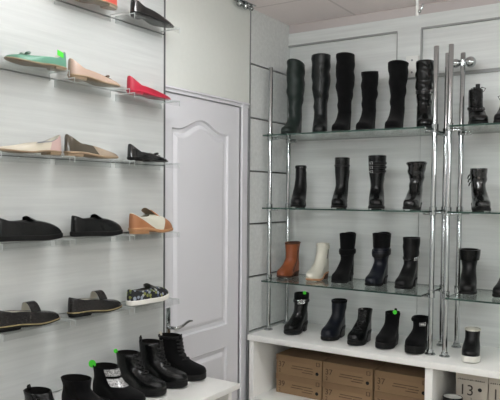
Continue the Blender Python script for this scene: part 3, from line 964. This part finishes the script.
b = tall('calf_boot', -1.400, .343, 'shorter matte black suede boot between two taller ones', 'suede', topw=.046, calf=(.22, .112, .008, .043), topd=(.116, .004), rz=.12, top=lambda u: -.012*(u-.5))
b = tall('knee_boot', -1.238, .372, 'black suede boot with a flared top, right of the shortest top-shelf boot', 'suede', topw=.054, calf=(.25, .116, .008, .046), topd=(.135, -.008), top=lambda u: .010*(u-.5), rz=.12)
b = tall('knee_boot', -1.094, .367, 'wrinkled black leather knee boot with an ankle strap beside the poles', 'black', topw=.045, calf=(.24, .110, .006, .045), topd=(.118, .006), amp=.0024, freq=95, rz=.4)
b.band('strap', M['black_soft'], .185, .203, 0, 2*PI, .003); b.buckle(2.2, .194)
r = place('lace_up_boot', -.826, 3.34, Z1, 'black lace-up ankle boot with loose lace loops on the right top shelf', G1, .24, .07, .42)
b = Boot(r, L=.225, H=.198, hh=.024, ts=.016, wf=.046, shaft=[(.105, .118, .008, .034), (.145, .110, .006, .034), (.198, .106, .008, .034)])
b.build(M['black'], M['rubber'], M['lining_grey']); b.tongue(M['black_soft'], .2, lift=.022); b.laces(.075, .190, 6); b.loop(M['lace'], 0, .022)
b.band('toe_strap', M['black_soft'], .075, .09, .9, 2*PI-.9, .003); b.studs(2.5, 3.8, .083, 4)
r = place('lace_up_boot', -.672, 3.34, Z1, 'black lace-up boot showing only a lace loop at the right photo edge', G1, .24, .07)
b = Boot(r, L=.24, H=.15, hh=.024, ts=.016, wf=.046, shaft=[(.105, .128, .008, .036), (.15, .118, .004, .040)])
b.build(M['black_soft'], M['rubber'], M['lining_grey']); b.tongue(M['black_soft'], .2); b.laces(.075, .14, 4)
# --- middle shelf
def mid(name, x, H, label, m, L=.235, topd=(.115, .0), topw=.044, ank=.105, neck=None, rz=0.0, y=3.33, hh=.03, pt=.62, amp=0, freq=110, wz=None, top=None, sole='rubber', extra=None, Z=None, G=None, ts=.010, wf=.043, lining='lining_dark', xa=.115, wa=.034, heel=None, uh=.33, th=.045, ht=.88):
    xs = (topd[0] + topd[1])/2
    r = place(name, x, y, Z2 if Z is None else Z, label, G or G2, L, xs, rz)
    sh = [(ank, xa, .010, wa)] + (extra or []) + [(H, topd[0], topd[1], topw)]
    b = Boot(r, L=L, H=H, hh=hh, ts=ts, pt=pt, wf=wf, shaft=sh, amp=amp, freq=freq, wz=wz or (.09, H), top=top, th=th)
    b.build(M[m], M[sole], M[lining], heel=M[heel] if heel else M['heel_black'] if hh > .004 else None, uh=uh, heel_taper=ht)
    return b
b = mid('ankle_boot', -1.812, .243, 'slim black leather boot at the left end of the middle shelf', 'black_soft', L=.225, topd=(.082, .014), topw=.031, extra=[(.16, .088, .014, .031)], pt=.75, hh=.04, xa=.105, rz=.36)
b.strip('zip', M['heel_black'], PI/2, .03, .2, .006); b.band('cuff', M['black'], .222, .241, 0, 2*PI, .0008, .002)
b = mid('calf_boot', -1.548, .282, 'plain black leather calf boot with stitched cuff, second on the middle shelf', 'black', L=.235, topd=(.112, .004), topw=.042, extra=[(.19, .108, .008, .040)], pt=.7, hh=.032, rz=.28)
b.band('cuff', M['black_soft'], .225, .235, 0, 2*PI, .0008, .002); b.strip('zip', M['heel_black'], PI/2, .03, .2, .006)
b = mid('buckled_boot', -1.340, .288, 'black calf boot with side straps and bright buckles on the middle shelf', 'black', L=.23, topd=(.122, -.004), topw=.049, extra=[(.19, .116, .002, .044)], hh=.026, rz=.38)
for z in (.185, .21, .235):
    b.band('strap', M['black_soft'], z, z+.014, .2, PI+.9, .002); b.buckle(PI+.65, z+.007, .015, .014)
b.strip('zip', M['lining_grey'], PI/2, .03, .15, .005)
b = mid('slouch_boot', -1.120, .250, 'glossy black slouchy patent boot beside the poles on the middle shelf', 'patent', L=.24, topd=(.124, -.006), topw=.050, extra=[(.135, .100, .012, .036), (.19, .112, .004, .044)], amp=.002, freq=85, top=lambda u: -.012*(u-.5), wz=(.07, .27), hh=.024, rz=.12)
b.band('trim_band', M['patent_smooth'], .235, .247, 0, 2*PI, .001, .0025)
b = mid('slouch_boot', -.802, .210, 'glossy black patent boot with tassel and white tag, right of the poles', 'patent', L=.23, topd=(.115, .005), topw=.042, extra=[(.15, .108, .008, .040)], amp=.0015, freq=90, hh=.026, rz=.42)
b.strip('paper_tag', M['lining_white'], 5.2, .195, .2099, .012)
bm = bmesh.new()
for k in range(3):
    c = b.surf(PI+1.25, .175 - .022*k, .006)
    tube(bm, [c, c + Vector((.004, -.006, -.008)), c + Vector((.002, -.010, -.022))], [.002, .004, .003], 7)
link('tassel', bm, M['patent_smooth'], b.root)
# --- lowest glass shelf
def low3(*a, **k):
    k.setdefault('Z', Z3); k.setdefault('G', G3); k.setdefault('y', 3.35); return mid(*a, **k)
b = low3('ankle_boot', -1.872, .202, 'russet brown leather ankle boot, leftmost on the lowest glass shelf', 'brown', L=.215, y=3.35, topd=(.110, .006), topw=.043, pt=.72, hh=.022, ts=.007, sole='brown_dark', lining='brown_dark', heel='brown_dark', top=lambda u: -.006*(u-.5), wf=.041)
b.strip('zip', M['brown_dark'], PI/2, .02, .15, .005); b.band('top_binding', M['brown_dark'], .194, .2015, 0, 2*PI, .0006, .0016)
b = low3('ankle_boot', -1.672, .205, 'cream white leather ankle boot with tan sole', 'cream', L=.225, topd=(.092, .010), topw=.036, pt=.75, hh=.030, ts=.008, sole='tan_sole', lining='lining_pale', heel='brown_dark', extra=[(.15, .098, .012, .035)])
b.strip('zip', M['lining_grey'], PI/2, .1, .19, .005); b.band('ankle_fold', M['cream'], .175, .198, 1.2, PI, .001, .003, dz=.02)
b = low3('calf_boot', -1.516, .265, 'black suede boot with gathered ankle and notched top, next to the cream one', 'suede', L=.24, topd=(.112, .004), topw=.046, extra=[(.155, .112, .010, .042), (.17, .108, .014, .040), (.2, .108, .010, .042)], hh=.03, top=lambda u: .010*(abs(u-.5)*2)**2, rz=.05)
b.band('ankle_wrap', M['suede'], .135, .168, 0, 2*PI, .0012, .004); b.strip('zip', M['heel_black'], PI/2, .03, .2, .005)
b = low3('calf_boot', -1.314, .275, 'blue-black leather boot with a twisted ankle wrap on the lowest glass shelf', 'navy', L=.235, topd=(.118, .002), topw=.048, extra=[(.15, .118, .008, .044), (.2, .112, .006, .044)], hh=.032, top=lambda u: .008*(abs(u-.5)*2)**2)
b.band('ankle_wrap', M['black_soft'], .150, .185, 0, 2*PI, .0012, .005, dz=.02); b.band('ankle_wrap', M['navy'], .135, .158, 0, 2*PI, .001, .005, dz=-.014)
b.band('shaft_sleeve', M['suede'], .188, .2745, 0, 2*PI, .0006, .0012)
b = low3('calf_boot', -1.146, .262, 'black leather boot with a plain shaft, left of the poles on the lowest glass shelf', 'black_soft', L=.24, topd=(.112, .004), topw=.045, extra=[(.16, .110, .010, .041)], hh=.034, amp=.0012, freq=80, rz=.0)
b.band('ankle_strap', M['black'], .125, .14, 0, 2*PI, .0012, .003); b.buckle(2.0, .132)
b = low3('cuffed_boot', -.842, .215, 'black leather boot with a wide turned-down cuff, right of the poles', 'black_soft', L=.225, topd=(.122, -.004), topw=.046, extra=[(.135, .102, .012, .038)], hh=.026, rz=.2)
b.band('cuff', M['black'], .150, .2145, 0, 2*PI, .002, .006)
b = low3('calf_boot', -.640, .235, 'black boot cut off by the right photo edge on the lowest glass shelf', 'black_soft', L=.24, topd=(.118, .004), topw=.045, extra=[(.16, .110, .010, .041)], hh=.034, rz=-.15)
b.strip('zip', M['heel_black'], PI/2, .03, .2, .005)
# --- countertop
def cnt(*a, **k):
    k.setdefault('Z', Z4); k.setdefault('G', G4); k.setdefault('y', 3.27); k.setdefault('sole', 'rubber'); k.setdefault('ts', .026); k.setdefault('wf', .046); return mid(*a, **k)
b = cnt('ankle_boot', -1.772, .222, 'black leather heeled boot with crystal buckle strap and green price sticker', 'black', y=3.285, L=.22, topd=(.098, .006), topw=.040, hh=.034, ts=.018, extra=[(.15, .102, .010, .039)], uh=.4)
b.band('strap', M['black_soft'], .155, .175, 0, 2*PI, .002, .004); b.buckle(2.6, .165, .034, .023); b.studs(2.35, 2.85, .165, 3, .006); b.sticker(2.2, .010, .006)
b.band('knit_cuff', M['suede'], .180, .2215, 0, 2*PI, .0006, .0016)
b = cnt('ankle_boot', -1.532, .205, 'plain blue-black leather ankle boot on a chunky heel on the countertop', 'navy', y=3.285, L=.238, topd=(.104, .004), topw=.041, hh=.04, ts=.016, extra=[(.15, .106, .008, .040)], uh=.42, ht=.95, th=.056)
b.band('knit_cuff', M['suede'], .186, .2045, 0, 2*PI, .0006, .0016); b.strip('zip', M['heel_black'], PI/2, .03, .17, .005)
b = cnt('lace_up_boot', -1.366, .172, 'black lace-up boot with a heel loop and chunky heel, middle of the countertop', 'black', y=3.262, L=.235, topd=(.100, .006), topw=.038, hh=.04, ts=.018, uh=.42, ht=.95, th=.054)
b.laces(.07, .160, 5, bow=False); b.loop(M['lining_grey'], PI, .012, .009); b.tongue(M['suede'], .2, lift=.006)
b = cnt('ankle_boot', -1.214, .172, 'black suede ankle boot with a green price sticker at its top, on a countertop', 'suede', y=3.27, L=.225, topd=(.100, .004), topw=.037, hh=.018, ts=.028, uh=.42, ht=.97, wf=.047)
b.sticker(2.4, .011, .006); b.loop(M['suede'], 0, .012, .012); b.strip('elastic_gusset', M['lining_dark'], PI/2, .07, .165, .03)
b = cnt('ankle_boot', -1.052, .160, 'black suede wedge boot with silver brooch and fur cuff beside the poles', 'suede', y=3.245, L=.215, topd=(.104, .004), topw=.040, hh=0.0, ts=.036, wf=.047)
b.fur(M['suede'], .012); b.buckle(2.5, .132, .026, .018); b.studs(2.35, 2.65, .132, 3, .005)
b = cnt('ankle_boot', -.786, .140, 'black ankle boot with a thick white sole on the countertop', 'black_soft', y=3.225, L=.20, topd=(.096, .006), topw=.036, hh=0.0, ts=.026, sole='white_rubber', wf=.043, lining='lining_pale', ank=.09, rz=.15)
b.fur(M['lining_pale'], .004, 'fleece_edge'); b.strip('zip', M['heel_black'], 2.6, .05, .135, .005)
# boot inside the right compartment
b = mid('ankle_boot', -.848, .180, 'black ankle boot with pale lining tucked in the cabinet beside grey boxes', 'black_soft', Z=.40, G='boots in the cabinet', y=3.12, L=.19, topd=(.100, .006), topw=.040, hh=0, ts=.02, lining='lining_white', rz=PI/2)
b.band('fleece_edge', M['lining_white'], .166, .1795, .3, 2.2, .001, .004)

# ------------------------------------------------------------------ boots on the bench
GB = 'boots on the white bench'
def bench(name, y, H, label, m, L=.245, x=-1.950, rz=.10, **k):
    r = empty(name, (x, y, BZ + .0006), rz); tag(r, label, 'boot', GB)
    hh = k.pop('hh', .008); ts = k.pop('ts', .022); wf = k.pop('wf', .047); lin = k.pop('lining', 'lining_dark'); sole = k.pop('sole', 'rubber'); tw = k.pop('topw', .041); topd = k.pop('topd', (.112, .004)); top = k.pop('top', None); wa = k.pop('wa', .037)
    b = Boot(r, L=L, H=H, hh=hh, ts=ts, wf=wf, shaft=[(.10, .128, .008, wa), (H, topd[0], topd[1], tw)], top=top)
    b.build(M[m], M[sole], M[lin])
    return b
b = bench('lace_up_boot', 2.240, .188, 'black suede lace-up boot at the right end of the bench, nearest the door', 'suede', rz=.12)
b.laces(.075, .17, 6, bow=False); b.tongue(M['suede'], .2, lift=.008); b.loop(M['lining_pale'], .0, .010, .016, 'heel_label'); b.band('collar', M['black_soft'], .176, .1895, .3, 5.98, .0006, .003)
b = bench('lace_up_boot', 2.108, .184, 'black smooth leather lace-up boot, second from the right on the bench', 'black', rz=.12)
b.laces(.075, .175, 6, bow=False); b.tongue(M['black_soft'], .2, lift=.010); b.loop(M['lace'], 0, .020, .009)
b = bench('lace_up_boot', 1.968, .162, 'black leather lace-up boot with a small green sticker at its heel top', 'black', rz=.12)
b.laces(.075, .165, 5, bow=False); b.tongue(M['suede'], .2, lift=.008); b.sticker(-.6, .009, .006, face=(.35, -.94, 0))
b = bench('strap_boot', 1.80, .150, 'black suede boot with two silver glitter straps and a round green sticker', 'suede', rz=.10, x=-1.91)
for z in (.128, .085):
    o = b.band('glitter_strap', M['glitter'], z-.016, z+.016, PI-.25, PI+1.15, .002, .005); o['label'] = 'silver glitter strap'
b.sticker(-.6, .015, .006, face=(.35, -.94, 0))
b = bench('ankle_boot', 1.635, .142, 'plain black suede ankle boot, no straps or laces, on the bench', 'suede', rz=.08, x=-1.90, topd=(.13, .0), topw=.045)
b.strip('elastic_gusset', M['lining_dark'], -PI/2, .06, .15, .035)
b = bench('zip_boot', 1.465, .136, 'black boot with bright silver zip and buckle, low left on the bench', 'black', rz=.08, x=-1.90)
b.strip('zip', M['silver'], -1.95, .05, .138, .007); b.strip('zip', M['silver'], 5.8, .08, .138, .007); b.loop(M['black'], .2, .012, .012)
b = bench('lace_up_boot', 1.285, .128, 'black boot with a stray lace at the bottom left photo corner', 'black_soft', rz=.08, x=-1.90)
b.laces(.07, .13, 4)

# ------------------------------------------------------------------ shoe boxes
def text_mesh(body, size, m, name, parent, loc, rot=(PI/2, 0, 0)):
    cu = bpy.data.curves.new(name, 'FONT'); cu.body = body; cu.size = size; cu.extrude = .0002
    t = bpy.data.objects.new(name, cu); COL.objects.link(t)
    bpy.context.view_layer.update()
    me = bpy.data.meshes.new_from_object(t.evaluated_get(bpy.context.evaluated_depsgraph_get()))
    bpy.data.objects.remove(t)
    me.materials.clear(); me.materials.append(m)
    o = bpy.data.objects.new(name, me); COL.objects.link(o); o.parent = parent
    o.location = loc; o.rotation_euler = rot
    return o

def shoe_box(x0, y0, z0, w, h, d, label, group, body, lid, num, ink, sub='', pale=False):
    r = empty('shoe_box', (x0, y0, z0)); tag(r, label, 'box', group)
    b = bmesh.new(); box(b, .0015, w-.0015, .0015, d-.0015, 0, h-.004, .001); link('box_body', b, M[body], r, angle=30)
    b = bmesh.new()
    lh = .032
    box(b, 0, w, 0, .0012, h-lh, h); box(b, 0, w, d-.0012, d, h-lh, h); box(b, 0, .0012, .0012, d-.0012, h-lh, h); box(b, w-.0012, w, .0012, d-.0012, h-lh, h); box(b, .0012, w-.0012, .0012, d-.0012, h-.0012, h)
    link('lid', b, M[lid], r, smooth=False)
    if pale:
        text_mesh(num, .074, M[ink], 'size_mark', r, (w*.10, -.0006, h*.26))
        text_mesh(sub, .02, M[ink], 'small_print', r, (w*.46, -.0006, h*.08))
        b = bmesh.new()
        for i in range(14):
            xx = w*.06 + i*w*.062; box(b, xx, xx + w*.045*random.uniform(.5, 1), -.0008, .0006, h-.030, h-.030 + random.uniform(.004, .008))
        link('print_line', b, M[ink], r, smooth=False)
        hx = w*.76
    else:
        text_mesh(num, .046, M[ink], 'size_mark', r, (w*.05, -.0006, h*.38))
        text_mesh(sub, .030, M[ink], 'small_print', r, (w*.06, -.0006, h*.10))
        b = bmesh.new()
        for k, (a, c, z) in enumerate(((.36, .80, .50), (.34, .60, .38), (.62, .82, .36), (.58, .80, .24))):
            box(b, w*a, w*c, -.0006, .0012, h*z, h*z + .0032)
        for xx in (.88, .94): box(b, w*xx, w*xx + .004, -.0006, .0012, h*.68, h*.88)
        box(b, w*.88, w*.94, -.0006, .0012, h*.86, h*.88); box(b, w*.88, w*.94, -.0006, .0012, h*.68, h*.70)
        link('print_line', b, M[ink], r, smooth=False)
        hx = w*.90
    b = bmesh.new(); bmesh.ops.create_cone(b, cap_ends=True, segments=20, radius1=.0095, radius2=.0095, depth=.0014, matrix=Matrix.Translation((hx, .0004, h*(.50 if pale else .30))) @ Matrix.Rotation(PI/2, 4, 'X'))
    link('finger_hole', b, M['dark_gap'], r)
    return r
FS = .40
cols = [(-1.890, .296, 'left'), (-1.588, .296, 'middle'), (-1.283, .296, 'right')]
for j, (x, w, nm) in enumerate(cols):
    shoe_box(x, 3.2, FS + .0003, w, .1115, .24, 'kraft cardboard shoe box at the bottom of the %s stack' % nm, 'kraft shoe boxes in the cabinet', 'kraft', 'kraft_lid', ('39', '37', '37')[j], 'ink', ('к', '37', '2')[j] if False else '2')
    shoe_box(x, 3.2, FS + .1123, w, .1115, .24, 'kraft cardboard shoe box on top of the %s stack in the cabinet' % nm, 'kraft shoe boxes in the cabinet', 'kraft', 'kraft_lid', ('37', '37', '37')[j], 'ink', '2')
for j, x in enumerate((-.856, -.700)):
    nm = ('beside the poles', 'at the right photo edge')[j]
    shoe_box(x, 3.2, FS + .0003, .153, .139, .27, 'pale grey shoe box at the bottom of the stack %s' % nm, 'pale grey shoe boxes in the cabinet', 'greybox', 'greybox', '13', 'ink_dark', '2', True)
    shoe_box(x, 3.2, FS + .1398, .153, .139, .27, 'pale grey shoe box marked 13 on top of the stack %s' % nm, 'pale grey shoe boxes in the cabinet', 'greybox', 'greybox', '13', 'ink_dark', '2', True)
r = empty('shoe_box', (-1.885, 1.95, .4003)); tag(r, 'pinkish beige shoe box inside the end of the white bench', 'box')
b = bmesh.new(); box(b, 0, .27, 0, .31, 0, .20, .002); link('box_body', b, M['pinkbox'], r)
b = bmesh.new(); box(b, -.002, .272, -.002, .312, .2005, .235, .002); link('lid', b, M['pinkbox'], r)

# ------------------------------------------------------------------ ceiling lamps
def emit(name, col, s):
    m = bpy.data.materials.new(name); m.use_nodes = True; nt = m.node_tree; nt.nodes.clear()
    o = nt.nodes.new('ShaderNodeOutputMaterial'); e = nt.nodes.new('ShaderNodeEmission')
    e.inputs['Color'].default_value = col; e.inputs['Strength'].default_value = s
    nt.links.new(e.outputs[0], o.inputs['Surface']); return m
LAMP = emit('lamp_tube_glow', (.955, .99, 1, 1), 34.0)
def lamp(x, y, label, drop=.1):
    r = empty('ceiling_lamp', (x, y, ZC)); tag(r, label, 'lamp', 'hanging tube lamps')
    D = -drop
    b = bmesh.new(); box(b, -.62, .62, -.03, .03, D-.03, D, .004); link('lamp_body', b, M['white_plastic'], r, angle=30)
    for sx in (-.45, .45):
        b = bmesh.new(); tube(b, [(sx, 0, -.0), (sx, 0, D-.001)], .006, 8); link('hanger', b, M['chrome'], r)
    for sy in (-.065, .065):
        b = bmesh.new(); tube(b, [(-.59, sy, D-.03), (.59, sy, D-.03)], .019, 12); link('tube', b, LAMP, r)
    for sx in (-.605, .605):
        b = bmesh.new(); box(b, sx-.015, sx+.015, -.09, .09, D-.053, D-.001, .004); link('end_cap', b, M['white_plastic'], r, angle=30)
lamp(-1.1, 1.86, 'hanging tube lamp nearest the wall of shoes')
lamp(.9, 1.86, 'hanging tube lamp in the middle of the room')
lamp(-.85, -.40, 'added tube lamp behind the camera on the shoe side, hung low to brighten the ceiling', .6)  # unseen lamp, added and hung low so its light lifts the ceiling
lamp(.9, -.40, 'added tube lamp behind the camera, far from the shoes, hung low to brighten the ceiling', .6)  # second unseen lamp, lowered likewise to brighten the ceiling

w = bpy.data.worlds.new('room_world'); scn.world = w; w.use_nodes = True
w.node_tree.nodes['Background'].inputs[0].default_value = (.6, .62, .62, 1); w.node_tree.nodes['Background'].inputs[1].default_value = .05

# ------------------------------------------------------------------ camera
F, YAW, PIT, ROL, CYP = 643.46, math.radians(33.02), math.radians(-2.66), math.radians(.476), 224.486
fwd = Vector((-math.sin(YAW)*math.cos(PIT), math.cos(YAW)*math.cos(PIT), math.sin(PIT)))
r0 = Vector((math.cos(YAW), math.sin(YAW), 0)); u0 = r0.cross(fwd)
rr = r0*math.cos(ROL) + u0*math.sin(ROL); uu = u0*math.cos(ROL) - r0*math.sin(ROL)
cd = bpy.data.cameras.new('camera'); cam = bpy.data.objects.new('camera', cd); COL.objects.link(cam)
cam.matrix_world = Matrix(((rr.x, uu.x, -fwd.x, 0), (rr.y, uu.y, -fwd.y, 0), (rr.z, uu.z, -fwd.z, 1.55), (0, 0, 0, 1)))
cd.sensor_fit = 'HORIZONTAL'; cd.sensor_width = 36; cd.lens = F/500*36
cd.shift_y = (CYP - 200)/500
cd.clip_start = .05
scn.camera = cam
vs = scn.view_settings
vs.view_transform = 'Standard'; vs.look = 'None'; vs.gamma = 1.0; vs.exposure = 0.0; vs.use_curve_mapping = False
